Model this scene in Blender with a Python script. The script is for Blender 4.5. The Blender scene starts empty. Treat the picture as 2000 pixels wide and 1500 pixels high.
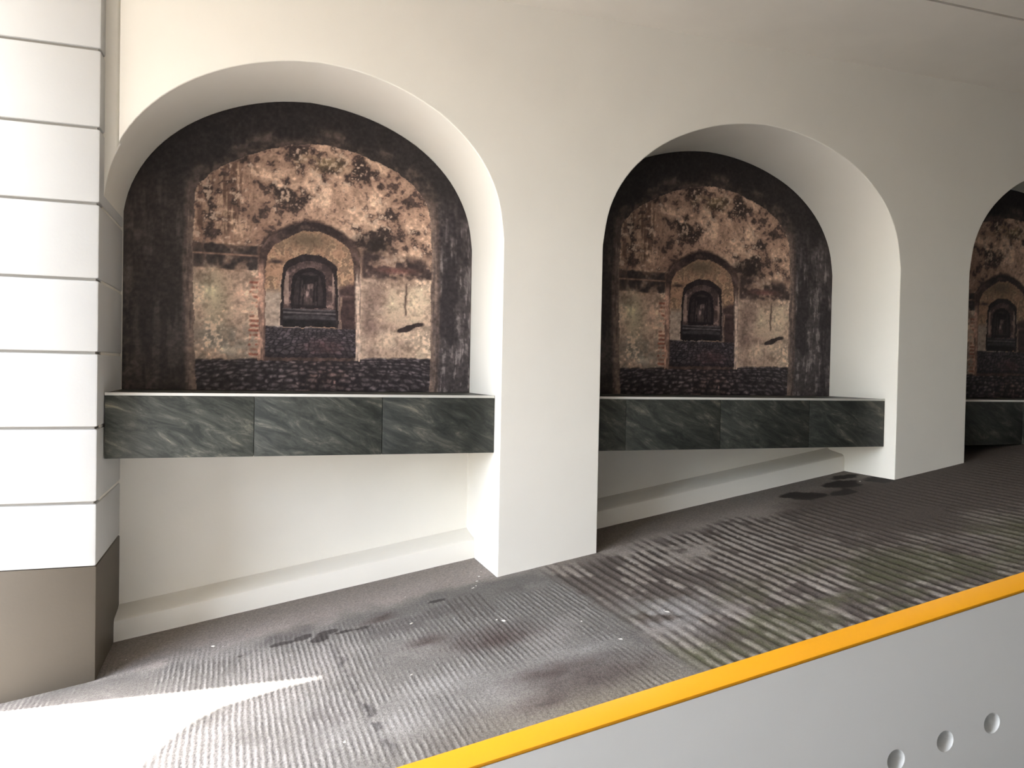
import bpy, bmesh, math
import numpy as np
from mathutils import Matrix, Vector

# ------------------------------------------------------------------ camera, sky, sun, exposure
SC = bpy.context.scene
H = 1.65                      # camera height; all heights below are given relative to the eye and raised by H
YAW, PITCH, ROLL, FPX = math.radians(18.645), math.radians(-1.017), math.radians(1.117), 1537.17
cam_d = bpy.data.cameras.new('camera'); cam = bpy.data.objects.new('camera', cam_d); SC.collection.objects.link(cam)
_f = Vector((math.sin(YAW)*math.cos(PITCH), math.cos(YAW)*math.cos(PITCH), math.sin(PITCH)))
_r = Vector((math.cos(YAW), -math.sin(YAW), 0)); _u = _r.cross(_f)
_r2 = _r*math.cos(ROLL) + _u*math.sin(ROLL); _u2 = -_r*math.sin(ROLL) + _u*math.cos(ROLL)
M = Matrix(((_r2.x, _u2.x, -_f.x, 0), (_r2.y, _u2.y, -_f.y, 0), (_r2.z, _u2.z, -_f.z, H), (0, 0, 0, 1)))
cam.matrix_world = M
cam_d.sensor_fit = 'HORIZONTAL'; cam_d.sensor_width = 36; cam_d.lens = FPX/2000*36
cam_d.clip_start = .05; cam_d.clip_end = 300
SC.camera = cam

SUN_EL = math.radians(60.7)
sun_dir = Vector((.9203*math.cos(SUN_EL), -.3912*math.cos(SUN_EL), -math.sin(SUN_EL)))
sd = bpy.data.lights.new('sun', 'SUN'); sd.energy = 19.0; sd.angle = math.radians(.6); sd.color = (1, .965, .90)
sun = bpy.data.objects.new('sun', sd); SC.collection.objects.link(sun)
sun.rotation_euler = sun_dir.to_track_quat('-Z', 'Y').to_euler(); sun.location = (-6, 8, 10)

W = bpy.data.worlds.new('sky'); SC.world = W; W.use_nodes = True
nt = W.node_tree; nt.nodes.clear()
wo = nt.nodes.new('ShaderNodeOutputWorld'); bg = nt.nodes.new('ShaderNodeBackground'); sk = nt.nodes.new('ShaderNodeTexSky')
sk.sky_type = 'NISHITA'; sk.sun_disc = False; sk.sun_elevation = SUN_EL
sk.sun_rotation = math.atan2(-sun_dir.x, -sun_dir.y); sk.dust_density = 3.0; sk.air_density = 1.0; sk.ozone_density = .6
bg.inputs['Strength'].default_value = 1.2
hs = nt.nodes.new('ShaderNodeHueSaturation'); hs.inputs['Saturation'].default_value = .68      # a hazy sky
nt.links.new(sk.outputs[0], hs.inputs['Color']); nt.links.new(hs.outputs[0], bg.inputs[0]); nt.links.new(bg.outputs[0], wo.inputs[0])

vs = SC.view_settings
vs.view_transform = 'Standard'; vs.look = 'None'; vs.gamma = 1; vs.use_curve_mapping = False
vs.exposure = 1.5

# ------------------------------------------------------------------ helpers
C = SC.collection
def srgb(r, g, b):
    return tuple((c/255/12.92 if c <= 10.3 else ((c/255 + .055)/1.055)**2.4) for c in (r, g, b))
def link(o, parent=None):
    C.objects.link(o)
    if parent is not None: o.parent = parent
    return o
def tag(o, label=None, cat=None, group=None, kind=None):
    if label: o['label'] = label
    if cat: o['category'] = cat
    if group: o['group'] = group
    if kind: o['kind'] = kind
    return o
def world_of(p):
    v = Vector((0, 0, 0))
    while p is not None: v += p.location; p = p.parent
    return v
def empty(name, loc):
    e = bpy.data.objects.new(name, None); e.location = (loc[0], loc[1], loc[2] + H); e.empty_display_size = .2
    return link(e)
def mesh(name, verts, faces, mat, parent=None, origin=None, smooth=None, bevel=0, seg=2):
    """verts in scene metres relative to the eye height; origin = object origin (defaults to bbox bottom centre)"""
    v = np.array(verts, float); v[:, 2] += H
    if origin is None:
        lo, hi = v.min(0), v.max(0); og = np.array([(lo[0]+hi[0])/2, (lo[1]+hi[1])/2, lo[2]])
    else: og = np.array([origin[0], origin[1], origin[2] + H])
    me = bpy.data.meshes.new(name); me.from_pydata((v - og).tolist(), [], faces); me.materials.append(mat)
    bm = bmesh.new(); bm.from_mesh(me)
    bmesh.ops.remove_doubles(bm, verts=bm.verts, dist=1e-5)
    bmesh.ops.recalc_face_normals(bm, faces=bm.faces)
    if bevel:
        ed = [e for e in bm.edges if len(e.link_faces) == 2 and e.calc_face_angle(0) > .6]
        bmesh.ops.bevel(bm, geom=ed, offset=bevel, segments=seg, profile=.5, affect='EDGES', clamp_overlap=True)
    bm.to_mesh(me); bm.free()
    if smooth is not None:
        me.polygons.foreach_set('use_smooth', [True]*len(me.polygons)); me.set_sharp_from_angle(angle=math.radians(smooth))
    o = bpy.data.objects.new(name, me); o.location = Vector(og) - world_of(parent)
    return link(o, parent)
def boxv(x0, x1, y0, y1, z0, z1):
    return ([(x0,y0,z0),(x1,y0,z0),(x1,y1,z0),(x0,y1,z0),(x0,y0,z1),(x1,y0,z1),(x1,y1,z1),(x0,y1,z1)],
            [(0,3,2,1),(4,5,6,7),(0,1,5,4),(1,2,6,5),(2,3,7,6),(3,0,4,7)])
def box(name, b, mat, parent=None, bevel=0, **k):
    v, f = boxv(*b); return mesh(name, v, f, mat, parent, bevel=bevel, smooth=35 if bevel else None, **k)

# value noise in numpy, used for the prints and the ramp
_rng = np.random.default_rng(7); _T = _rng.random((256, 256))
def vn(x, y, s=0):
    x = np.asarray(x) + 17.3*s; y = np.asarray(y) + 9.7*s
    xi = np.floor(x).astype(int); yi = np.floor(y).astype(int); fx = x - xi; fy = y - yi
    fx = fx*fx*(3-2*fx); fy = fy*fy*(3-2*fy); g = lambda a, b: _T[a & 255, b & 255]
    return (g(xi,yi)*(1-fx) + g(xi+1,yi)*fx)*(1-fy) + (g(xi,yi+1)*(1-fx) + g(xi+1,yi+1)*fx)*fy
def fbm(x, y, s=0, n=4):
    t = 0; a = 1; tot = 0
    for i in range(n): t = t + a*vn(x*2**i, y*2**i, s + i*3); tot += a; a *= .55
    return np.clip((t/tot - .5)*1.7 + .5, 0, 1)
def ss(e0, e1, x):
    t = np.clip((x - e0)/(e1 - e0), 0, 1); return t*t*(3 - 2*t)
def mixc(a, b, m):
    m = np.asarray(m)[..., None]; return a*(1-m) + np.asarray(b, float)*m
def gauss(x, y, cx, cy, rx, ry): return np.exp(-((x-cx)/rx)**2 - ((y-cy)/ry)**2)
def to_lin(c):
    c = np.clip(c/255, 0, 1); return np.where(c <= .04045, c/12.92, ((c + .055)/1.055)**2.4)
def voro(u, v, s=0):
    ui = np.floor(u).astype(int); vi = np.floor(v).astype(int)
    f1 = np.full(u.shape, 9.); f2 = f1.copy(); cid = np.zeros(u.shape)
    for i in (-1, 0, 1):
        for j in (-1, 0, 1):
            a = ui + i; b = vi + j
            px = a + .15 + .7*_T[(a + 31 + s) & 255, b & 255]; py = b + .15 + .7*_T[(b + 77) & 255, (a + s) & 255]
            d = np.hypot(px - u, py - v); m = d < f1
            f2 = np.where(m, f1, np.minimum(f2, d)); cid = np.where(m, _T[(a*7 + 3) & 255, (b*13 + 5) & 255], cid); f1 = np.where(m, d, f1)
    return f1, f2, cid
def inpoly(x, z, P):
    r = np.zeros(x.shape, bool); n = len(P)
    for i in range(n):
        x0, z0 = P[i]; x1, z1 = P[(i+1) % n]
        if z0 == z1: continue
        r ^= ((z0 > z) != (z1 > z)) & (x < (x1-x0)*(z-z0)/(z1-z0) + x0)
    return r
def dpoly(x, z, P):
    d = np.full(x.shape, 9.)
    for (x0, z0), (x1, z1) in zip(P[:-1], P[1:]):
        L = (x1-x0)**2 + (z1-z0)**2; t = np.clip(((x-x0)*(x1-x0) + (z-z0)*(z1-z0))/L, 0, 1)
        d = np.minimum(d, np.hypot(x - x0 - t*(x1-x0), z - z0 - t*(z1-z0)))
    return d

# ------------------------------------------------------------------ materials
def new_mat(name):
    m = bpy.data.materials.new(name); m.use_nodes = True
    return m, m.node_tree, m.node_tree.nodes['Principled BSDF']
def N(t, kind, **k):
    n = t.nodes.new(kind)
    for a, b in k.items():
        if a.startswith('_'): n.inputs[a[1:].replace('_', ' ')].default_value = b
        else: setattr(n, a, b)
    return n
def plaster(name, col, rough=.7, var=.012, bump=.04, scale=3.0, bscale=60):
    m, t, p = new_mat(name)
    tc = N(t, 'ShaderNodeTexCoord'); geo = N(t, 'ShaderNodeNewGeometry')
    n1 = N(t, 'ShaderNodeTexNoise'); n1.inputs['Scale'].default_value = scale; n1.inputs['Detail'].default_value = 5
    t.links.new(geo.outputs['Position'], n1.inputs['Vector'])
    r = N(t, 'ShaderNodeValToRGB'); r.color_ramp.elements[0].position = .3; r.color_ramp.elements[1].position = .7
    r.color_ramp.elements[0].color = tuple(c*(1-var*1.6) for c in col) + (1,); r.color_ramp.elements[1].color = tuple(min(1, c*(1+var)) for c in col) + (1,)
    t.links.new(n1.outputs['Fac'], r.inputs[0]); t.links.new(r.outputs[0], p.inputs['Base Color'])
    n2 = N(t, 'ShaderNodeTexNoise'); n2.inputs['Scale'].default_value = bscale; n2.inputs['Detail'].default_value = 4
    t.links.new(geo.outputs['Position'], n2.inputs['Vector'])
    b = N(t, 'ShaderNodeBump'); b.inputs['Strength'].default_value = bump; b.inputs['Distance'].default_value = .01
    t.links.new(n2.outputs['Fac'], b.inputs['Height']); t.links.new(b.outputs[0], p.inputs['Normal'])
    p.inputs['Roughness'].default_value = rough; p.inputs['Specular IOR Level'].default_value = .3
    return m
M_wall = plaster('wall_paint', (.80, .765, .69), rough=.6)
M_pillar = plaster('pillar_paint', (.54, .538, .525), rough=.6, var=.015)
M_base = plaster('taupe_paint', srgb(86, 78, 67), rough=.5, var=.03)
M_ceil = plaster('ceiling_paint', (.76, .715, .64), rough=.75, var=.02)
M_parapet = plaster('parapet_paint', (.80, .81, .805), rough=.5, var=.012, bump=.015)
M_yellow = plaster('yellow_paint', (.54, .235, .007), rough=.4, var=.03, bump=.02)
M_front = plaster('grey_render', (.34, .325, .30), rough=.9, var=.05)
M_dim = plaster('dimming_dark', (.05, .048, .045), rough=.9)  # dark tone for unseen walls, added to cut bounce into the far niche
M_dark = plaster('joint_shadow', (.30, .28, .25), rough=.9)

def attr_mat(name, attr, rough, spec, grain_scale, grain, bump, bscale):
    m, t, p = new_mat(name)
    a = N(t, 'ShaderNodeVertexColor', layer_name=attr); geo = N(t, 'ShaderNodeNewGeometry')
    n = N(t, 'ShaderNodeTexNoise'); n.inputs['Scale'].default_value = grain_scale; n.inputs['Detail'].default_value = 6
    t.links.new(geo.outputs['Position'], n.inputs['Vector'])
    mr = N(t, 'ShaderNodeMapRange'); mr.inputs['From Min'].default_value = .3; mr.inputs['From Max'].default_value = .7
    mr.inputs['To Min'].default_value = 1 - grain; mr.inputs['To Max'].default_value = 1 + grain
    t.links.new(n.outputs['Fac'], mr.inputs['Value'])
    mx = N(t, 'ShaderNodeVectorMath', operation='SCALE'); t.links.new(a.outputs['Color'], mx.inputs[0]); t.links.new(mr.outputs[0], mx.inputs['Scale'])
    t.links.new(mx.outputs[0], p.inputs['Base Color'])
    p.inputs['Roughness'].default_value = rough; p.inputs['Specular IOR Level'].default_value = spec
    if bump:
        n2 = N(t, 'ShaderNodeTexNoise'); n2.inputs['Scale'].default_value = bscale; n2.inputs['Detail'].default_value = 5
        t.links.new(geo.outputs['Position'], n2.inputs['Vector'])
        b = N(t, 'ShaderNodeBump'); b.inputs['Strength'].default_value = bump; b.inputs['Distance'].default_value = .01
        t.links.new(n2.outputs['Fac'], b.inputs['Height']); t.links.new(b.outputs[0], p.inputs['Normal'])
    return m
M_print = attr_mat('mural_print', 'print', .5, .3, 70, .10, 0, 1)
M_floor = attr_mat('ramp_concrete', 'concrete', .8, .25, 75, .26, .35, 130)

def stone_mat():
    m, t, p = new_mat('dark_slate')
    oi = N(t, 'ShaderNodeObjectInfo'); geo = N(t, 'ShaderNodeNewGeometry')
    mul = N(t, 'ShaderNodeMath', operation='MULTIPLY'); mul.inputs[1].default_value = 37; t.links.new(oi.outputs['Random'], mul.inputs[0])
    mp0 = N(t, 'ShaderNodeMapping'); mp0.inputs['Rotation'].default_value = (0, -.42, 0); t.links.new(geo.outputs['Position'], mp0.inputs['Vector'])
    mp = N(t, 'ShaderNodeMapping'); mp.inputs['Scale'].default_value = (1.3, 1.3, 4.5); t.links.new(mp0.outputs[0], mp.inputs['Vector'])
    n = N(t, 'ShaderNodeTexNoise', noise_dimensions='4D'); n.inputs['Scale'].default_value = 3.2; n.inputs['Detail'].default_value = 10
    n.inputs['Roughness'].default_value = .72; n.inputs['Distortion'].default_value = .9
    t.links.new(mp.outputs[0], n.inputs['Vector']); t.links.new(mul.outputs[0], n.inputs['W'])
    r = N(t, 'ShaderNodeValToRGB'); e = r.color_ramp.elements
    e[0].position = .40; e[0].color = srgb(46, 49, 45) + (1,); e[1].position = .70; e[1].color = srgb(158, 150, 130) + (1,)
    x = e.new(.53); x.color = srgb(73, 75, 69) + (1,); x = e.new(.60); x.color = srgb(100, 99, 90) + (1,)
    t.links.new(n.outputs['Fac'], r.inputs[0])
    # whole-tile tone
    mr = N(t, 'ShaderNodeAttribute', attribute_type='OBJECT', attribute_name='tone')
    sc = N(t, 'ShaderNodeVectorMath', operation='SCALE'); t.links.new(r.outputs[0], sc.inputs[0]); t.links.new(mr.outputs['Fac'], sc.inputs['Scale'])
    t.links.new(sc.outputs[0], p.inputs['Base Color'])
    b = N(t, 'ShaderNodeBump'); b.inputs['Strength'].default_value = .25; b.inputs['Distance'].default_value = .006
    t.links.new(n.outputs['Fac'], b.inputs['Height']); t.links.new(b.outputs[0], p.inputs['Normal'])
    p.inputs['Roughness'].default_value = .5; p.inputs['Specular IOR Level'].default_value = .35
    return m
M_stone = stone_mat()
M_trim = plaster('pale_edge', srgb(205, 203, 196), rough=.4, var=.02)
M_chip = plaster('plaster_crumb', srgb(186, 182, 174), rough=.9)

# ------------------------------------------------------------------ measures (metres; x along the wall, y into it, z from the eye)
SL, Z0 = .1695, -1.497                       # ramp gradient and height at x = 0
def ramp(x): return Z0 + SL*np.maximum(np.asarray(x, float), -7.0)
YW, YB, ZC = 4.50, 5.20, 2.19                # wall face, niche back, ceiling
PX0, PX1, PY = -1.364, -.711, 4.43           # rusticated pillar
NICHE = [(-.718, 1.447), (2.103, 4.455), (5.113, 7.46)]
AU = np.array([0, .12, .25, .4, .55, .65, .75, .84, .9, .95, .98, 1.0])
AZ = np.array([1.678, 1.672, 1.648, 1.603, 1.533, 1.47, 1.385, 1.285, 1.19, 1.08, .985, .80])
def arch_pts(n, k=56):
    """outline of a niche from its left springing over the crown to its right springing"""
    x0, x1 = NICHE[n]; c = (x0+x1)/2; hw = (x1-x0)/2
    L = np.r_[0, np.cumsum(np.hypot(np.diff(AU)*hw, np.diff(AZ)))]; t = np.linspace(0, L[-1], k//2 + 1)
    # Catmull-Rom style smoothing of the measured curve
    uu = np.interp(t, L, AU); zz = np.interp(t, L, AZ)
    for _ in range(3):
        uu[1:-1] = (uu[:-2] + 2*uu[1:-1] + uu[2:])/4; zz[1:-1] = (zz[:-2] + 2*zz[1:-1] + zz[2:])/4
    R = [(c + u*hw, z) for u, z in zip(uu, zz)]; Lf = [(c - u*hw, z) for u, z in zip(uu[::-1], zz[::-1])]
    return Lf[:-1] + R
def arch_top(n, x):
    P = arch_pts(n); return np.interp(x, [p[0] for p in P], [p[1] for p in P])

# ------------------------------------------------------------------ structure: the arcaded wall
XS, YS = -.637, 4.555                        # shallow vertical channel between pillar and wall
def build_wall():
    V, F = [], []
    def q(*pts):
        i = len(V); V.extend(pts); F.append(tuple(range(i, i+len(pts))))
    zb = -2.6; xr = 9.2
    def vstrip(xa, za, xb, zb_, y): q((xa,y,za),(xb,y,zb_),(xb,y,ZC+.3),(xa,y,ZC+.3))
    def zbot(x): return float(ramp(x)) - .4
    for n, (x0, x1) in enumerate(NICHE):
        P = arch_pts(n)
        if n == 0:   # cut the outline at the channel
            i = next(k for k in range(len(P)) if P[k][0] > XS); a, b = P[i-1], P[i]; t = (XS-a[0])/(b[0]-a[0]); zx = a[1] + t*(b[1]-a[1])
            P = P[:i] + [(XS, zx), (XS, zx)] + P[i:]
        yf = []
        for k, (x, z) in enumerate(P): yf.append(YS if n == 0 and k <= (i if n == 0 else -1) else YW)
        for k in range(len(P)-1):
            (xa, za), (xb, zb2) = P[k], P[k+1]
            if xa == xb and za == zb2:           # the channel's side
                q((xa,YS,za),(xa,YW,za),(xa,YW,ZC+.3),(xa,YS,ZC+.3)); continue
            vstrip(xa, za, xb, zb2, yf[k] if yf[k] == yf[k+1] else YW)
            q((xa,yf[k],za),*([(xa,YS,za)] if n == 0 and xa == XS and yf[k] == YW else []),(xa,YB,za),(xb,YB,zb2),(xb,yf[k+1],zb2))
        # jambs
        for x, z, y in ((x0, P[0][1], yf[0]), (x1, P[-1][1], YW)):
            q((x,y,zbot(x)),(x,YB,zbot(x)),(x,YB,z),(x,y,z))
        # back of the niche
        q((x0,YB,zbot(x0)),(x1,YB,zbot(x1)),*[(x,YB,z) for x, z in P[::-1]])
    # piers
    edges = [(NICHE[0][1], NICHE[1][0]), (NICHE[1][1], NICHE[2][0]), (NICHE[2][1], xr)]
    for xa, xb in edges:
        zs = AZ[-1]
        q((xa,YW,zbot(xa)),(xb,YW,zbot(xb)),(xb,YW,zs),(xa,YW,zs)); q((xa,YW,zs),(xb,YW,zs),(xb,YW,ZC+.3),(xa,YW,ZC+.3))
    # end left of niche (buried in the pillar), outer back
    x0 = NICHE[0][0]
    q((-1.3,YS,zbot(-1.3)),(x0,YS,zbot(x0)),(x0,YS,AZ[-1]),(-1.3,YS,AZ[-1])); q((-1.3,YS,AZ[-1]),(x0,YS,AZ[-1]),(x0,YS,ZC+.3),(-1.3,YS,ZC+.3))
    q((-1.3,YS,zbot(-1.3)),(-1.3,5.6,zbot(-1.3)),(-1.3,5.6,ZC+.3),(-1.3,YS,ZC+.3))
    q((-1.3,5.6,zbot(-1.3)),(xr,5.6,zbot(xr)),(xr,5.6,ZC+.3),(-1.3,5.6,ZC+.3))
    q((xr,YW,zbot(xr)),(xr,5.6,zbot(xr)),(xr,5.6,ZC+.3),(xr,YW,ZC+.3))
    q((-1.3,YS,ZC+.3),(xr,YW,ZC+.3),(xr,5.6,ZC+.3),(-1.3,5.6,ZC+.3))
    o = mesh('wall_back', V, F, M_wall, origin=(3.9, 5.2, -2), smooth=40)
    bv = o.modifiers.new('soft_edges', 'BEVEL'); bv.width = .012; bv.segments = 3; bv.limit_method = 'ANGLE'; bv.angle_limit = math.radians(60)
    return tag(o, 'cream painted wall with deep arched niches along the ramp', kind='structure')
build_wall()

# ceiling: a slab, its unseen canopy past the pillar invented to shape sun and skylight, two boards below it with a joint
SHADE_EDGE = [(-1.536, 4.50), (-1.74, 4.51), (-2.00, 4.49), (-2.12, 4.42), (-2.21, 4.32), (-2.32, 4.13), (-2.46, 3.86), (-2.75, 3.595), (-3.2, 3.4), (-3.8, 3.25), (-4.5, 3.2), (-4.5, -1.3)]
def slab(name, poly, z0, z1, mat, parent=None, origin=None):
    n = len(poly); V = [(x,y,z0) for x, y in poly] + [(x,y,z1) for x, y in poly]
    F = [tuple(range(n)), tuple(range(n, 2*n))] + [(i, (i+1) % n, n+(i+1) % n, n+i) for i in range(n)]
    return mesh(name, V, F, mat, parent, origin)
XR = 13.0; YF = -1.3; YJ = 3.595
ceil = slab('ceiling', [(-1.364, 5.62), (-1.364, 4.50)] + SHADE_EDGE + [(XR, YF), (XR, 5.62)], ZC + .05, ZC + .30, M_ceil)
tag(ceil, 'off-white ceiling slab over the ramp', kind='structure')
cut = [(x, y) for x, y in SHADE_EDGE if y > YJ]
slab('ceiling_panel', [(XR, YJ + .011), (XR, YW), (-1.364, YW)] + cut + [(-2.738, YJ + .011)], ZC, ZC + .0501, M_ceil, ceil)
slab('ceiling_panel', [(XR, YF), (XR, YJ - .011), (-2.776, YJ - .011), (-3.2, 3.4), (-3.8, 3.25), (-4.5, 3.2), (-4.5, YF)], ZC, ZC + .0501, M_ceil, ceil)

# the far end and the side behind the viewer
tag(box('wall_right', (XR, XR + .2, YF, 5.6, 0, ZC + .3), M_dim), 'unseen dark wall closing the top of the ramp, toned to dim the far niche', kind='structure')
tag(box('wall_front', (-4.5, 1.2, YF - .2, YF, -2.6, ZC + .3), M_front), 'plain grey wall behind the viewer', kind='structure')
tag(box('wall_front', (1.2, XR, YF - .2, YF, -2.6, ZC + .3), M_dim), 'unseen dark wall behind the viewer, added to dim the far niche', kind='structure')  # added dark stretch of unseen wall, keeps bounced light off the far niche

tag(box('wall_left_blocker', (-4.7, -4.5, YF, -.6, -2.8, ZC + .3), M_front), 'unseen grey wall added to block light at the mouth of the ramp', kind='structure')  # added out of view to narrow the opening and cut frontal light

# ------------------------------------------------------------------ ramp with raked grooves
def build_floor():
    fx = np.r_[np.arange(-1.9, -.9, .0062), np.arange(-.9, 1.72, .0043), np.arange(1.72, 4.6, .0095), np.arange(4.6, 7.6, .015)]
    xs = np.r_[-40, -20, -12, -7, -5, -3.5, -2.5, fx, 8.2, 9.2, 11, 13.3]
    fy = np.r_[np.arange(2.35, 2.65, .05), np.arange(2.65, 4.55, .0105), np.arange(4.55, 5.08, .02)]
    ys = np.r_[-30, -12, -3.4, -1, .8, 1.7, fy, 5.3, 6, 9, 25]
    X, Y = np.meshgrid(xs, ys); shp = X.shape; x = X.ravel(); y = Y.ravel(); z = ramp(x)
    ins = ((x > -1.95) & (x < 7.7) & (y > 2.3) & (y < 5.1)).astype(float)
    n1 = fbm(x*1.3, y*1.3, 1); n2 = fbm(x*4, y*4, 2); n3 = fbm(x*14, y*14, 3); n4 = fbm(x*40, y*40, 4, 2)
    # grooves: fine rake on the lower part, coarse ribs on the upper part
    R = ss(1.70, 1.80, x + .03*(y - 3.5) + .05*(n2 - .5))
    skew = -.05*(y - 3.5)*ss(1.6, 2.8, x) + .02*(n1 - .5)
    wob = .005*(vn(x*7, y*7, 8) - .5) + .004*(vn(x*30, y*30, 9) - .5)
    gf = .5 + .5*np.sin(2*np.pi*(x + .02*(y-3.5) + wob)/.0255 )
    pc = (x + skew + wob)/.058; gc = .5 + .5*np.sin(2*np.pi*pc); idc = np.floor(pc - .25)
    pf = (x + .02*(y-3.5) + wob)/.0255; idf = np.floor(pf - .25)
    bc = fbm(idc*3.7, y*5, 15, 3); bf = fbm(idf*2.9, y*9, 16, 3)      # every rib and rake line is broken in its own way
    wear_f = ss(.22, .62, fbm(x*2.4, y*2.4, 11)*.75 + n3*.25) * ss(4.55, 4.05, y + .25*(n2-.5) - .25*ss(.6, -.6, x))
    wear_c = ss(4.72, 4.5, y + .16*(n2-.5)) * ss(.15, .5, fbm(x*2.1, y*2.6, 12) + .12)
    gro = (1-R)*(gf*wear_f) + R*(gc*wear_c)               # 1 = bottom of a groove
    dep = (1-R)*.0024 + R*.006
    z = z - ins*gro*dep*ss(4.46, 4.25, y) + ins*.0015*(n3 - .5)
    # colour (display values of the dry, dusty and stained concrete)
    c = np.zeros((x.size, 3)) + np.array([120, 116, 111.])
    c = mixc(c, (150, 145, 140), ss(.42, .75, n1*.5 + n2*.5)*.8)
    c = mixc(c, (96, 91, 88), ss(.5, .8, fbm(x*2.3, y*2.3, 21))*.75)
    smooth_strip = ss(4.35, 4.62, y + .2*(n2-.5)); c = mixc(c, (176, 165, 157), smooth_strip*.85)  # strip painted paler, rake base darker, to offset the falloff of light
    # fine rake: pale ridges, dark cross-chequered bottoms
    chk = .5 + .5*np.sin(2*np.pi*(y + wob*2)/.052 + 3*idf); chk = ss(.35, .75, chk*.7 + n4*.35)
    c = mixc(c, (172, 168, 163), (1-R)*wear_f*(1-gf)**3*(.25 + .75*ss(.3, .6, bf))*.85)
    c = mixc(c, (74, 71, 70), (1-R)*wear_f*ss(.45, .95, gf)*(.12 + .88*chk)*(.3 + .7*ss(.3, .65, bf))*.78)
    # powdery patches
    for cx, cy, rx, ry, a in ((.80,3.30,.20,.10,.8), (.60,3.02,.16,.13,.8), (1.42,3.22,.22,.10,.7), (.10,3.44,.3,.10,.75), (-.3,3.9,.5,.15,.4), (1.0,3.05,.12,.15,.5), (.35,3.12,.14,.2,.5), (-.1,3.1,.2,.2,.4)):
        c = mixc(c, (166, 163, 159), np.clip(gauss(x, y, cx, cy, rx, ry)*a*(.4 + 1.0*n2)*(1-.5*gro), 0, 1))
    c = mixc(c, (132, 122, 106), gauss(x, y, 1.25, 2.72, .55, .22)*.8)
    # brown stains
    for cx, cy, rx, ry, a in ((.729,4.304,.06,.05,1.1), (.69,4.27,.09,.03,.7), (.88,3.80,.09,.06,.8), (1.198,3.59,.16,.08,.8), (1.12,3.66,.2,.12,.55), (1.757,3.916,.03,.04,1.), (1.40,2.95,.3,.10,.6), (1.25,3.10,.2,.08,.6), (1.15,2.86,.2,.06,.5)):
        c = mixc(c, (82, 70, 66), np.clip(gauss(x, y, cx, cy, rx, ry)*a*(.35 + 1.2*n3), 0, .9))
    for cx, cy, rx, ry, a in ((.20,4.28,.07,.03,1.3), (.298,4.30,.05,.045,1.4), (.43,4.28,.07,.03,1.4), (.38,4.21,.05,.05,1.2), (.52,4.23,.06,.02,1.2), (.60,4.215,.05,.025,1.), (1.04,4.345,.05,.02,1.4), (.0,4.25,.05,.02,.8)):
        c = mixc(c, (66, 60, 58), np.clip(ss(.35, .7, gauss(x, y, cx, cy, rx, ry)*a*(.2 + 1.4*n3)), 0, .9))
    for k in range(6):                                     # short dark scratches
        xk = 1.09 + .035*k; c = mixc(c, (80, 73, 69), np.exp(-((x - xk - .02*(y-4.1))/.006)**2)*ss(3.84 + .05*((k*7) % 3), 3.95, y)*ss(4.38 - .03*(k % 2), 4.28, y)*.8)
    # joint across the lower slab
    jx = .437 + (3.85 - y)*.08 + .05*(n3-.5)
    c = mixc(c, (70, 66, 65), np.exp(-((x - jx)/(.010 + .014*n3))**2)*ss(2.7, 3.0, y)*ss(4.35, 3.6, y)*(.15 + .6*ss(.35, .6, n3)))
    # upper, damp part
    damp = R*ss(4.80, 4.50, y + .22*(n2-.5))
    cr = mixc(np.zeros((x.size, 3)) + np.array([176, 167, 157.]), (146, 136, 127), n2)
    line = ss(.46, .74, gc + .5*(bc-.5) + .25*(n4-.5))
    patch = ss(.50, .62, fbm(x*2.4 + 2, y*1.8, 31)*.5 + .15*n3 + .35*bc)
    cr = mixc(cr, (72, 63, 57), line*wear_c*.95)
    cr = mixc(cr, (84, 75, 69), patch*.7)
    cr = mixc(cr, (98, 88, 81), ss(2.6, 3.9, x)*.4)
    big = ss(3.05, 3.65, x + .5*(n1-.5)) * ss(3.25, 3.6, y + .4*(n2-.5)); cr = mixc(cr, (92, 82, 75), big*.88)
    moss = ss(3.6, 3.05, y + .3*(n1-.5))*ss(.35, .75, fbm(x*3.2, y*3.2, 41)); cr = mixc(cr, (92, 92, 66), moss*(.25 + .3*line + .35*n3))
    # pale dry island at the foot of the upper part
    dry = gauss(x, y, 1.95, 3.35, .25, .28)*ss(.35, .6, n2); cr = mixc(cr, (168, 165, 162), dry*.8)
    edge = ss(4.30, 4.62, y + .25*(n2-.5))*ss(3.9, 3.3, x); cr = mixc(cr, (160, 150, 141), edge*.85)
    c = mixc(c, cr, np.clip(R, 0, 1))
    c = mixc(c, (158, 149, 140), ss(4.5, 4.8, y)*R*.75)
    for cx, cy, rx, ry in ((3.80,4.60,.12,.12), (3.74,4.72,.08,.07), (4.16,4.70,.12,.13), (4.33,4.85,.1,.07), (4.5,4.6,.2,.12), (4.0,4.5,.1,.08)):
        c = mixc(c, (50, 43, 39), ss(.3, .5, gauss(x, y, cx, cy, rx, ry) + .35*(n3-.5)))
    
    c = mixc(c, (130, 126, 121), (1 - ins)*.9)
    ny, nx = shp
    idx = np.arange(nx*ny).reshape(ny, nx)
    f = np.stack([idx[:-1,:-1], idx[:-1,1:], idx[1:,1:], idx[1:,:-1]], -1).reshape(-1, 4)
    me = bpy.data.meshes.new('floor'); me.vertices.add(x.size); me.loops.add(f.size); me.polygons.add(len(f))
    me.vertices.foreach_set('co', np.stack([x, y, z + H], -1).ravel()); me.loops.foreach_set('vertex_index', f.ravel().astype(np.int32))
    me.polygons.foreach_set('loop_start', np.arange(0, f.size, 4, dtype=np.int32)); me.update(calc_edges=True)
    ca = me.color_attributes.new('concrete', 'FLOAT_COLOR', 'POINT')
    ca.data.foreach_set('color', np.c_[to_lin(c)*.56, np.ones(x.size)].ravel())
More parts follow.
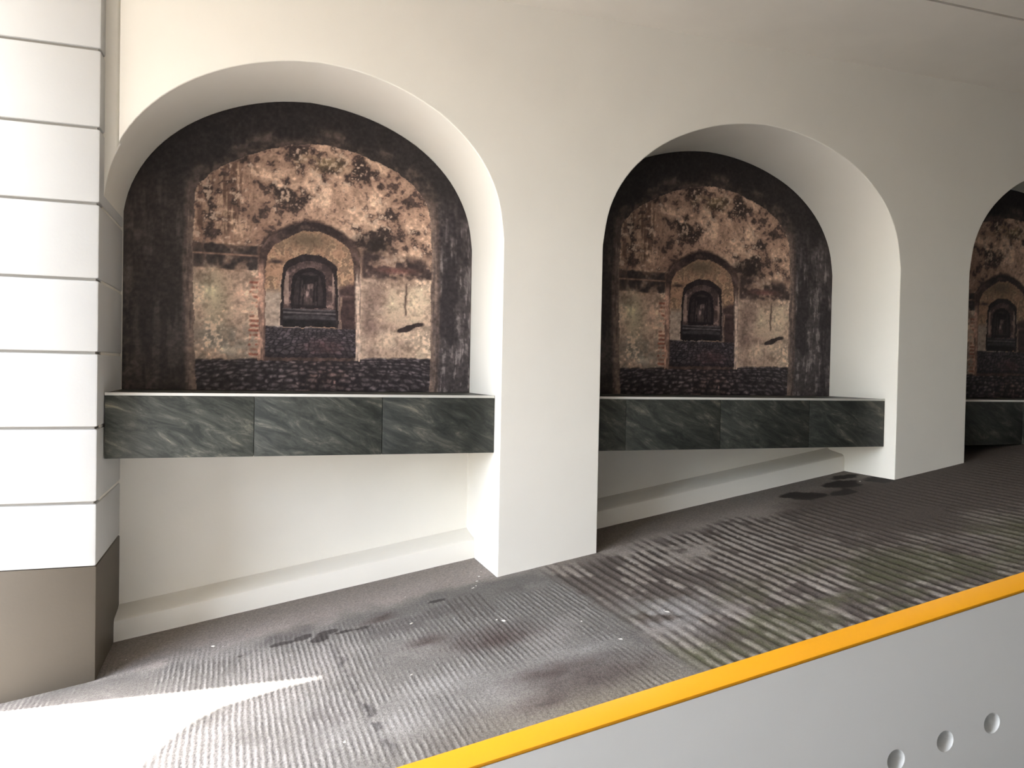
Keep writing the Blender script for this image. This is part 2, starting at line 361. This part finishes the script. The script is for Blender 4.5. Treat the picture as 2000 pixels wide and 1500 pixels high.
    me.polygons.foreach_set('use_smooth', [True]*len(f)); me.materials.append(M_floor); me.validate()
    return tag(link(bpy.data.objects.new('floor', me)), 'stained grooved concrete ramp rising to the right', kind='structure')
build_floor()

# low kerb along the foot of each niche's back wall
for n, (x0, x1) in enumerate(NICHE[:2]):
    a = x0 + (.006 if n == 0 else .001); b = x1 - .001; S = []
    prof = [(YB - .002, -.15), (5.005, -.15), (5.005, .085), (5.012, .118), (5.03, .132), (YB - .035, .150), (YB - .002, .165)]
    V = [(x, yy, float(ramp(x)) + h) for x in (a, b) for yy, h in prof]; k = len(prof)
    F = [tuple(range(k)), tuple(range(k, 2*k))] + [(i, (i+1) % k, k+(i+1) % k, k+i) for i in range(k)]
    o = mesh('baseboard_back', V, F, M_wall, smooth=30)
    tag(o, ['cream sloping kerb at the foot of the near niche', 'cream sloping kerb running up under the second ledge'][n], kind='structure')

# ------------------------------------------------------------------ rusticated pillar
pil = empty('rusticated_pillar', ((PX0+PX1)/2, 5.0, float(ramp(-1.0))))
tag(pil, 'white square pillar with horizontal joints and a taupe base', 'pillar')
ZJ = [-1.036, -.713, -.334, .045, .414, .795, 1.173, 1.565, 1.958, ZC + .02]
box('core', (PX0 + .016, PX1 - .016, PY + .016, 5.58, -1.1, ZC + .01), M_dark, pil)
for i, (a, b) in enumerate(zip(ZJ[:-1], ZJ[1:])):
    box('block', (PX0, PX1, PY, 5.6, a + (.006 if i else .001), b - .006), M_pillar, pil, bevel=.011)
tag(box('base', (PX0 - .002, PX1 + .002, PY - .002, 5.6, -2.2, -1.036), M_base, pil, bevel=.006), 'taupe painted base')

# ------------------------------------------------------------------ stone-clad ledges in the niches
ZT, ZU, YL = -.160, -.510, 4.608
def ledge(n, seams, tones, label):
    x0, x1 = NICHE[n]
    if n == 0: x0 = PX1 + .003
    e = empty('stone_ledge', ((x0+x1)/2, 4.9, ZU)); tag(e, label, 'ledge', 'stone ledges in the niches')
    box('core', (x0 + .004, x1 - .004, YL + .02, YB - .003, ZU + .004, ZT - .014), M_dark, e)
    box('top_slab', (x0 + .002, x1 - .002, YL + .006, YB - .003, ZT - .014, ZT), M_stone, e, bevel=.002)['tone'] = .8
    ed = [x0 + .001] + seams + [x1 - .001]
    for a, b, tn in zip(ed[:-1], ed[1:], tones):
        box('tile', (a + .0015, b - .0015, YL, YL + .02, ZU, ZT - .0145), M_stone, e, bevel=.002)['tone'] = tn
    box('edge_trim', (x0 + .001, x1 - .003, YL - .001, YL + .006, ZT - .0145, ZT + .001), M_trim, e, bevel=.001)
    return e
ledge(0, [.043, .757], [.98, .78, .60], 'dark slate clad ledge under the brightest arched mural, next to the pillar')
ledge(1, [2.342, 3.056, 3.784], [.70, .72, .66, .62], 'dark slate clad ledge across the second arched niche, with four face tiles')
ledge(2, [5.83, 6.55], [.6, .62, .6], 'dark slate ledge meeting the ramp in the niche cut off at the right edge')

# ------------------------------------------------------------------ printed murals on the niche backs
INNER = [(-.292,-.30),(-.292,-.174),(-.303,.033),(-.313,.346),(-.319,.658),(-.319,.907),(-.315,1.06),(-.284,1.115),(-.185,1.206),(-.055,1.282),(.101,1.353),(.252,1.395),(.384,1.419),(.535,1.416),(.735,1.365),(.955,1.276),(1.092,1.157),(1.151,1.05),(1.165,.754),(1.168,.411),(1.17,.067),(1.164,-.16),(1.164,-.30)]
A2O = [(.064,.026),(.063,.362),(.061,.692),(.094,.777),(.173,.841),(.281,.897),(.35,.922),(.459,.911),(.586,.855),(.672,.775),(.697,.663),(.698,.39),(.7,.04)]
A2I = [(.109,.05),(.102,.653),(.134,.738),(.229,.816),(.351,.867),(.475,.853),(.586,.799),(.646,.73),(.662,.389),(.67,.06)]
A3O = [(.2,.249),(.198,.591),(.231,.661),(.297,.701),(.366,.718),(.462,.705),(.533,.667),(.553,.612),(.559,.252)]
A3I = [(.215,.249),(.211,.563),(.247,.63),(.366,.676),(.485,.657),(.534,.581),(.543,.251)]
A4O = [(.26,.365),(.258,.536),(.285,.596),(.373,.637),(.463,.607),(.48,.548),(.483,.374)]
A4I = [(.282,.372),(.28,.518),(.305,.575),(.374,.605),(.441,.582),(.455,.527),(.457,.38)]
def chaikin(P, n=2):
    for _ in range(n):
        Q = [P[0]]
        for a, b in zip(P[:-1], P[1:]): Q += [(.75*a[0] + .25*b[0], .75*a[1] + .25*b[1]), (.25*a[0] + .75*b[0], .25*a[1] + .75*b[1])]
        P = Q + [P[-1]]
    return P
INNER, A2O, A2I, A3O, A3I, A4O, A4I = map(chaikin, (INNER, A2O, A2I, A3O, A3I, A4O, A4I))
def print_colour(x, z):
    """a photograph of an old vaulted arcade: receding arches in peeling plaster walls, cobbled floor"""
    wx = x + .010*(vn(x*22, z*22, 50) - .5) + .006*(vn(x*60, z*60, 51) - .5); wz = z + .010*(vn(x*22, z*22, 52) - .5) + .006*(vn(x*60, z*60, 53) - .5)
    n1 = fbm(x*3, z*3, 1); n2 = fbm(x*8, z*8, 2); n3 = fbm(x*22, z*22, 3); n4 = fbm(x*55, z*55, 4, 3)
    nv = fbm(x*26, z*3.2, 5); nv2 = fbm(x*60, z*6, 6)          # vertical streaks
    # --- near plaster wall
    c = np.zeros(x.shape + (3,)) + np.array([184, 148, 124.])
    c = mixc(c, (212, 174, 146), ss(.35, .75, n2)); c = mixc(c, (156, 120, 100), ss(.45, .85, n1)*.7)
    low = ss(.62, .54, z)
    c = mixc(c, (188, 160, 138), low*.85); c = mixc(c, (218, 192, 164), low*ss(.4, .75, n2*.6 + n3*.4)*.9); c = mixc(c, (138, 120, 106), low*ss(.45, .75, n1*.5 + n3*.5)*.75)
    c = mixc(c, (130, 118, 106), ss(.32, .12, z)*ss(.2, -.1, x)*ss(.25, .6, n3)*.85); c = mixc(c, (172, 158, 130), low*gauss(x, z, -.17, .38, .07, .16)*.8)
    c = mixc(c, (112, 84, 70), ss(.42, .68, nv)*ss(.75, .85, z)*ss(.10, -.05, x)*.75)          # ochre runs at left
    c = mixc(c, (216, 182, 150), ss(.55, .7, nv2)*ss(.75, .85, z)*ss(.08, -.1, x)*.6)
    up = ss(.70, .80, z)
    blot = fbm(x*6.5 + 3, z*7.5, 61, 6)*.45 + n3*.33 + n4*.22
    bias = .13*ss(1.12, 1.30, z) + .08*gauss(x, z, .30, 1.02, .22, .12) + .09*gauss(x, z, .62, .92, .16, .10) + .12*gauss(x, z, .78, .80, .14, .08) + .05*gauss(x, z, 1.0, 1.02, .2, .10) - .09*gauss(x, z, .55, 1.10, .16, .08) - .10*gauss(x, z, 1.0, .82, .13, .07) - .04*ss(0, -.2, x)
    c = mixc(c, (128, 98, 84), ss(.44, .60, blot + bias)*up*.75)
    c = mixc(c, (66, 53, 50), ss(.55, .66, blot + bias)*up*.95)
    c = mixc(c, (118, 100, 70), ss(.5, .75, n2)*gauss(x, z, .45, 1.30, .16, .05)*.7)
    c = mixc(c, (86, 68, 62), ss(.58, .74, n3*.4 + n4*.6)*up*.7)
    c = mixc(c, (110, 94, 84), ss(.56, .80, n3*.4 + n4*.6)*(1 - up)*.6)
    for cx, cz, rx, rz, col, a in ((-.22,.46,.06,.14,(208,198,160),.6), (-.03,.44,.07,.13,(216,178,152),.65), (-.15,.16,.16,.09,(142,132,118),.7), (-.26,.54,.07,.05,(128,114,98),.7), (.0,.56,.08,.035,(132,112,96),.6), (1.06,.42,.10,.13,(222,206,170),.6), (.90,.40,.06,.10,(206,188,156),.5), (.95,.56,.2,.03,(120,98,86),.6), (-.10,.09,.1,.03,(196,184,164),.5), (1.05,.12,.09,.05,(196,176,146),.5)):
        c = mixc(c, col, np.clip(gauss(x, z, cx, cz, rx, rz)*a*(.3 + 1.3*n3), 0, .95)*(1 - up))
    c = mixc(c, (226, 196, 166), ss(.62, .76, n4*.5 + n2*.5)*.55)
    # dark moulding course at left and right
    bl = ss(.586, .600, wz)*ss(.752, .738, wz)*ss(.07, .05, wx); t = ss(.40, .56, fbm(x*7, z*5, 71))
    c = mixc(c, (58, 50, 50), bl*(.25 + .75*np.maximum(t, gauss(x, z, .0, .69, .12, .06) + gauss(x, z, -.29, .66, .05, .1)))*.92); c = mixc(c, (160, 124, 104), bl*gauss(x, z, -.1, .682, 1, .006)*.9)
    br = ss(.57, .60, wz)*ss(.80, .74, wz + .16*(x - .72) - .04*(n2-.5))*ss(.69, .72, wx)
    c = mixc(c, (62, 50, 50), br*(.35 + .65*ss(.35, .55, n3*.4 + fbm(x*6, z*8, 72)*.6))*.92); c = mixc(c, (150, 96, 86), br*gauss(x, z, .93, .64, .12, .02)*.7)
    c = mixc(c, (58, 48, 46), np.clip(gauss(x, z, .78, .80, .10, .05)*1.6*(.4 + n3), 0, .95))
    # stains on the right lower wall
    for cx, cz, rx, rz, a in ((.80,.46,.07,.12,.75), (.77,.26,.06,.06,.85), (.74,.36,.05,.2,.5), (.86,.26,.06,.04,.4), (1.0,.14,.08,.05,.4), (.76,.10,.08,.05,.4)):
        c = mixc(c, (128, 104, 94), np.clip(gauss(x, z, cx, cz, rx, rz)*a*(.5 + n2), 0, 1)*(x > .69))
    sm = gauss(x, z - .30*(x - 1.03), 1.03, .268, .10, .022); c = mixc(c, (56, 44, 44), np.clip(ss(.3, .6, sm*(.5 + n3)), 0, .95)*(x > .7))
    c = mixc(c, (84, 66, 60), np.exp(-((wx - .997)/.007)**2)*ss(.33, .36, z)*ss(.58, .54, z)*.85)
    # --- cobbled floor of the near bay
    zh = .46; d = 1/np.maximum(zh - z, .02); u = (x - .37)*d
    f1, f2, cid = voro(u*8 + .8*(n3 - .5), d*9 + .6*(n2 - .5)); edge = ss(.0, .35, f2 - f1)
    cob = np.zeros_like(c) + np.array([92, 82, 86.]); cob = mixc(cob, (132, 120, 123), ss(.2, .8, cid*.4 + n3*.6)*.8); cob = mixc(cob, (146, 110, 100), gauss(x, 0*z, .48, 0, .18, 1)*.55*(.3 + cid))
    cob = cob*(.55 + .55*ss(.55, .1, f1))[..., None]; cob = mixc(np.zeros_like(c) + np.array([56, 49, 53.]), cob, np.clip(edge*.8 + .35*(n4 - .3), 0, 1)); cob = mixc(cob, (40, 35, 38), ss(.55, .8, n3)*.5)
    zfl = .045 + .025*(x - .3); fl = ss(.008, -.008, wz - zfl); c = mixc(c, cob, fl)
    # --- second arch and what is seen through it
    din = inpoly(wx, wz, A2O); d2 = dpoly(wx, wz, A2O)
    c = mixc(c, (70, 54, 50), (~din)*np.exp(-(d2/.014)**2)*ss(.60, .75, z)*.85)
    c = mixc(c, (136, 66, 50), ss(.004, .016, wx)*ss(.075, .066, wx)*ss(.56, .52, z)*ss(.03, .06, z)*ss(.35, .65, fbm(x*16, z*10, 81, 5)*.6 + n4*.4)*.85*(.55 + .45*np.sin(z*210)))
    ring = mixc(np.zeros_like(c) + np.array([84, 66, 62.]), (60, 48, 48), ss(.75, .9, z)); ring = mixc(ring, (204, 158, 134), ss(.68, .56, z)*ss(.118, .085, wx)*(.45 + .55*ss(.3, .6, nv2))); ring = mixc(ring, (208, 182, 162), ss(.66, .56, z)*ss(.655, .672, wx)*(.4 + .6*ss(.35, .6, nv2)))
    ring = mixc(ring, (130, 104, 92), ss(.5, .8, n3)*.35)
    c = np.where(din[..., None], ring, c)
    i2 = inpoly(wx, wz, A2I)
    w2 = mixc(np.zeros_like(c) + np.array([176, 136, 108.]), (206, 166, 130), ss(.4, .7, n3)); w2 = mixc(w2, (92, 74, 62), ss(.5, .68, n3*.5 + n4*.5)*.7); w2 = mixc(w2, (104, 88, 70), gauss(x, z, .36, .80, .16, .06)*.8)
    w2 = mixc(w2, (176, 160, 146), ss(.50, .44, z)*ss(.22, .20, x)*.8)
    w2 = mixc(w2, (76, 58, 58), ss(.56, .52, wz + .3*(.667 - x))*(x > .55)*.95); w2 = mixc(w2, (150, 122, 104), (np.abs(wx - .572) < .005)*(z < .45)*.8); w2 = mixc(w2, (150, 120, 110), gauss(x, z, .62, .455, .05, .008)*.6)
    w2 = mixc(w2, (64, 52, 50), np.clip(gauss(x, z, .17, .655, .04, .012)*1.2, 0, .9))
    f1b, f2b, cb = voro(u*9, d*5, 9); eb = ss(.05, .3, f2b - f1b)
    fl2 = mixc(np.zeros_like(c) + np.array([44, 39, 43.]), (112, 100, 106), eb*(.25 + .6*cb)); fl2 = mixc(fl2, (112, 76, 76), gauss(x, z, .47, .12, .12, .05)*.6*(.4 + cb)); fl2 = mixc(fl2, (46, 38, 42), ss(.085, .06, z)*.6)
    w2 = np.where((wz < .245)[..., None], fl2, w2); w2 = mixc(w2, (150, 142, 140), gauss(x, z, .30, .246, .16, .005)*.8)
    c = np.where(i2[..., None], w2, c)
    d3 = dpoly(wx, wz, A3O); i3 = inpoly(wx, wz, A3O); i3i = inpoly(wx, wz, A3I)
    c = mixc(c, (176, 156, 140), i2*(~i3)*np.exp(-(d3/.008)**2)*ss(.58, .5, z)*.6)
    c = np.where(i3[..., None], np.array([52, 42, 44.]) + 14*(n3[..., None] - .5), c)
    w3 = mixc(np.zeros_like(c) + np.array([96, 76, 74.]), (150, 122, 114), ss(.45, .7, n3)); w3 = mixc(w3, (54, 44, 46), ss(.5, .7, n4)*.6); w3 = mixc(w3, (60, 48, 50), ss(.56, .66, z)*.5)
    w3 = mixc(w3, (178, 150, 134), (np.abs(x - .232) < .012)*ss(.36, .42, z)*ss(.6, .56, z)*.7 + (np.abs(x - .523) < .008)*ss(.36, .5, z)*ss(.63, .58, z)*.7)
    st = mixc(np.zeros_like(c) + np.array([48, 42, 46.]), (96, 90, 94), ss(.3, .7, fbm(x*8, z*60, 91))*.6); st = mixc(st, (132, 124, 124), np.exp(-((z - .338)/.005)**2)*.8 + np.exp(-((z - .360)/.004)**2)*.6); st = mixc(st, (34, 29, 32), ss(.31, .27, z)*.85)
    w3 = np.where((wz < .366)[..., None], st, w3); c = np.where(i3i[..., None], w3, c)
    i4 = inpoly(wx, wz, A4O); c = np.where(i4[..., None], np.array([44, 36, 40.]), c)
    i4i = inpoly(wx, wz, A4I); w4 = mixc(np.zeros_like(c) + np.array([62, 52, 54.]), (146, 122, 116), np.clip(gauss(x, z, .375, .47, .045, .06)*ss(.35, .7, fbm(x*50, z*12, 95))*1.2, 0, 1)); w4 = mixc(w4, (40, 33, 36), ss(.395, .385, z)*.9)
    for hw, tp in ((.055, .565), (.035, .535)):
        w4 = mixc(w4, (40, 33, 37), (np.abs(np.maximum(np.abs(wx - .37)/hw, (wz - .40)/(tp - .40)) - 1) < .10)*(wz > .39)*.85)
    c = np.where(i4i[..., None], w4, c)
    # --- dark foreground vault
    inn = inpoly(wx, wz, INNER); di = dpoly(wx, wz, INNER); out = ~inn
    v = np.zeros_like(c) + np.array([64, 56, 54.])
    v = mixc(v, (92, 82, 78), ss(.45, .75, nv)*.6); v = mixc(v, (46, 41, 42), ss(.5, .8, fbm(x*6, z*1.2, 101))*.7)
    v = mixc(v, (104, 94, 84), ss(-.58, -.70, x)*ss(.42, .7, n3)*.5*ss(1.0, .8, z))
    rj = ss(1.16, 1.22, x); v = mixc(v, (78, 71, 73), rj*.8); v = mixc(v, (134, 126, 124), rj*ss(.58, .72, nv2*.6 + n3*.4)*ss(1.15, .8, z)*.7); v = mixc(v, (48, 42, 46), rj*ss(.5, .75, fbm(x*10, z*3, 103))*.7)
    top = ss(.95, 1.25, z); v = mixc(v, (48, 43, 44), top*.85)
    lip = np.exp(-(di/.045)**2); v = mixc(v, (104, 86, 77), lip*top*(.3 + .7*ss(.3, .7, n3))*.8); v = mixc(v, (128, 108, 96), np.exp(-((di - .07)/.03)**2)*top*ss(.45, .7, n2)*.5)
    v = mixc(v, (62, 54, 52), top*ss(.02, .0, di)*.5)
    v = mixc(v, (136, 114, 102), ss(.075, .03, di)*(1 - top)*(.55 + .45*ss(.3, .6, nv2))*.9); v = mixc(v, (84, 70, 66), np.exp(-((di - .048)/.008)**2)*(1-top)*ss(1.1, 1.18, x)*.6)
    c = np.where(out[..., None], v, c)
    c = mixc(c, (150, 124, 108), inn*np.exp(-(di/.006)**2)*top*.5)
    c = c*(1 + .34*(n4 - .5) + .12*(n3 - .5))[..., None]
    g = c.mean(-1, keepdims=True); c = c*.74 + g*.26*np.array([1.03, .985, .985])
    return np.clip(1.30*to_lin(c)**1.16, 0, .9)
def mural(n, dx, cols, rows, label):
    x0, x1 = NICHE[n]
    if n == 0: x0 = PX1 + .004
    x0 += .002; x1 -= .002
    xs = np.linspace(x0, x1, cols); zb = ZT + .0005
    tz = arch_top(n, xs) - .004; t = np.linspace(0, 1, rows)
    X = np.repeat(xs[None], rows, 0); Z = zb + t[:, None]*(tz - zb)[None]; yf, yb = YB - .006, YB - .001
    V = np.stack([X, np.full_like(X, yf), Z], -1).reshape(-1, 3)
    col = print_colour(X - dx, Z).reshape(-1, 3)
    idx = np.arange(rows*cols).reshape(rows, cols)
    f = np.stack([idx[:-1,:-1], idx[:-1,1:], idx[1:,1:], idx[1:,:-1]], -1).reshape(-1, 4)
    ring = np.r_[idx[0], idx[1:, -1], idx[-1, -2::-1], idx[-2:0:-1, 0]]            # a thin edge to the wall
    k = len(V); Vb = V[ring].copy(); Vb[:, 1] = yb; V = np.r_[V, Vb]; col = np.r_[col, col[ring]]; m = len(ring)
    j = np.arange(m); f = np.r_[f, np.stack([ring[j], k + j, k + (j+1) % m, ring[(j+1) % m]], -1)]
    org = np.array([(x0+x1)/2, YB, zb]); me = bpy.data.meshes.new('mural')
    me.vertices.add(len(V)); me.loops.add(f.size); me.polygons.add(len(f))
    me.vertices.foreach_set('co', (V - org).ravel()); me.loops.foreach_set('vertex_index', f.ravel().astype(np.int32))
    me.polygons.foreach_set('loop_start', np.arange(0, f.size, 4, dtype=np.int32)); me.update(calc_edges=True)
    ca = me.color_attributes.new('print', 'FLOAT_COLOR', 'POINT'); ca.data.foreach_set('color', np.c_[col, np.ones(len(V))].ravel())
    me.materials.append(M_print); me.validate()
    o = bpy.data.objects.new('mural', me); o.location = (org[0], org[1], org[2] + H)
    return tag(link(o), label, 'mural', 'printed arcade murals')
mural(0, 0, 470, 400, 'printed mural of receding ruined arches in the niche beside the pillar')
mural(1, 2.88, 430, 360, 'dimmer printed mural of receding arches in the middle niche')
mural(2, 5.91, 260, 200, 'arched mural cut off by the right edge of the picture, in the dimmest niche')

# ------------------------------------------------------------------ parapet with yellow top and round holes
PF, PN, PH = 1.752, 1.660, .5365
HX0, HDX, HDZ, HR = 1.676, .171, -.0205, .0300
def parapet():
    xa, xb = -2.4, 9.0
    e = empty('parapet', (2.0, (PF+PN)/2, float(ramp(2.0)))); tag(e, 'low white parapet wall with a yellow painted top and round holes', 'parapet')
    hz = lambda x: -1.034 + SL*(x - HX0)
    hx = [HX0 + HDX*k for k in range(-8, 12)]
    top = lambda x: float(ramp(x)) + PH - .010; bot = lambda x: float(ramp(x)) - .1
    V, F = [], []
    def q(*p): i = len(V); V.extend(p); F.append(tuple(range(i, i + len(p))))
    # near face: plain left, cells with a hole each, plain right
    X0 = hx[0] - HDX/2; X1 = hx[-1] + HDX/2
    for a, b in ((xa, X0), (X1, xb)): q((a,PN,bot(a)),(b,PN,bot(b)),(b,PN,top(b)),(a,PN,top(a)))
    S = 24
    for c in hx:
        a, b = c - HDX/2, c + HDX/2; zc = hz(c); zl = lambda x: hz(x) - .06; zh = lambda x: hz(x) + .06
        q((a,PN,bot(a)),(b,PN,bot(b)),(b,PN,zl(b)),(a,PN,zl(a))); q((a,PN,zh(a)),(b,PN,zh(b)),(b,PN,top(b)),(a,PN,top(a)))
        circ = [(c + HR*math.cos(2*math.pi*k/S), zc + HR*math.sin(2*math.pi*k/S)) for k in range(S)]
        def outer(k):
            dx, dz = math.cos(2*math.pi*k/S), math.sin(2*math.pi*k/S); t = min((HDX/2)/max(abs(dx), 1e-6), .06/max(abs(dz), 1e-6))
            x = c + dx*t; return (x, zc + dz*t + SL*(x - c))
        co = [(b, zh(b)), (a, zh(a)), (a, zl(a)), (b, zl(b))]; ang = [math.atan2(.06, HDX/2)]; ang += [math.pi - ang[0], math.pi + ang[0], 2*math.pi - ang[0]]
        for k in range(S):
            o0, o1 = outer(k), outer(k+1); t0, t1 = 2*math.pi*k/S, 2*math.pi*(k+1)/S; mid = [cc for cc, an in zip(co, ang) if t0 + 1e-6 < an < t1 - 1e-6]
            pts = [circ[k], o0] + mid + [o1, circ[(k+1) % S]]; q(*[(x, PN, z) for x, z in pts])
    q((xa,PF,bot(xa)),(xb,PF,bot(xb)),(xb,PF,top(xb)),(xa,PF,top(xa)))
    q((xa,PN,top(xa)),(xb,PN,top(xb)),(xb,PF,top(xb)),(xa,PF,top(xa))); q((xa,PN,bot(xa)),(xb,PN,bot(xb)),(xb,PF,bot(xb)),(xa,PF,bot(xa)))
    for x in (xa, xb): q((x,PN,bot(x)),(x,PF,bot(x)),(x,PF,top(x)),(x,PN,top(x)))
    mesh('wall_body', V, F, M_parapet, e)
    # yellow top
    y0, y1 = PN - .0015, PF + .0015; v = []
    for x in (xa, xb): v += [(x,y0,top(x)),(x,y1,top(x)),(x,y1,top(x)+.010),(x,y0,top(x)+.010)]
    o = mesh('coping', v, [(0,1,2,3),(7,6,5,4),(0,4,5,1),(1,5,6,2),(2,6,7,3),(3,7,4,0)], M_yellow, e, bevel=.004, smooth=40); tag(o, 'yellow painted top edge')
    # cups inside the holes: one mesh, shared
    prof = [(1.0, 0), (.985, .003), (.97, .03), (.93, .052), (.84, .074), (.6, .088), (.3, .094), (0.0001, .095)]; v = []; f = []
    for r, d in prof: v += [(HR*r*math.cos(2*math.pi*k/S), d, HR*r*math.sin(2*math.pi*k/S)) for k in range(S)]
    for i in range(len(prof)-1): f += [(i*S+k, i*S+(k+1) % S, (i+1)*S+(k+1) % S, (i+1)*S+k) for k in range(S)]
    me = bpy.data.meshes.new('hole'); me.from_pydata(v, [], f); me.materials.append(M_parapet); me.polygons.foreach_set('use_smooth', [True]*len(f))
    for c in hx:
        h = bpy.data.objects.new('hole', me); h.location = Vector((c, PN, hz(c) + H)) - e.location; link(h, e)
parapet()

# ------------------------------------------------------------------ crumbs of plaster on the ramp
def crumbs():
    rng = np.random.default_rng(3); V, F = [], []
    spots = [(-.148,4.508,.016),(-.593,4.641,.010),(1.365,4.60,.012),(1.33,4.52,.010),(1.277,4.415,.012),(1.30,4.44,.008),(1.266,3.80,.016),(1.24,3.84,.012),(.849,4.097,.012),(1.579,3.536,.009),(1.639,3.221,.010),(.377,3.029,.012),(4.292,4.657,.014),(.722,3.461,.011),(1.963,3.368,.012),(1.96,3.40,.008),(-.10,4.47,.006),(.2,4.6,.006),(.9,4.55,.006),(1.40,4.68,.009)]
    spots += [(rng.uniform(-.4, 1.7), rng.uniform(2.9, 4.5), rng.uniform(.002, .004)) for _ in range(14)]
    for x, y, s in spots:
        z = float(ramp(x)); i = len(V); a = rng.uniform(0, 3.1); el = rng.uniform(1.2, 2.6)
        for k in range(6):
            t = a + k*math.pi/3; rr = .72*s*rng.uniform(.6, 1.2); dx, dy = rr*el*math.cos(t - a), rr*math.sin(t - a)
            V.append((x + dx*math.cos(a) - dy*math.sin(a), y + dx*math.sin(a) + dy*math.cos(a), z - .002))
        V.append((x, y, z + s*.3)); F += [(i+k, i+(k+1) % 6, i+6) for k in range(6)]; F.append(tuple(range(i+5, i-1, -1)))
    o = mesh('plaster_crumbs', V, F, M_chip, origin=(.7, 4, -1.4))
    tag(o, 'small white plaster crumbs scattered over the ramp', 'debris', kind='stuff')
crumbs()
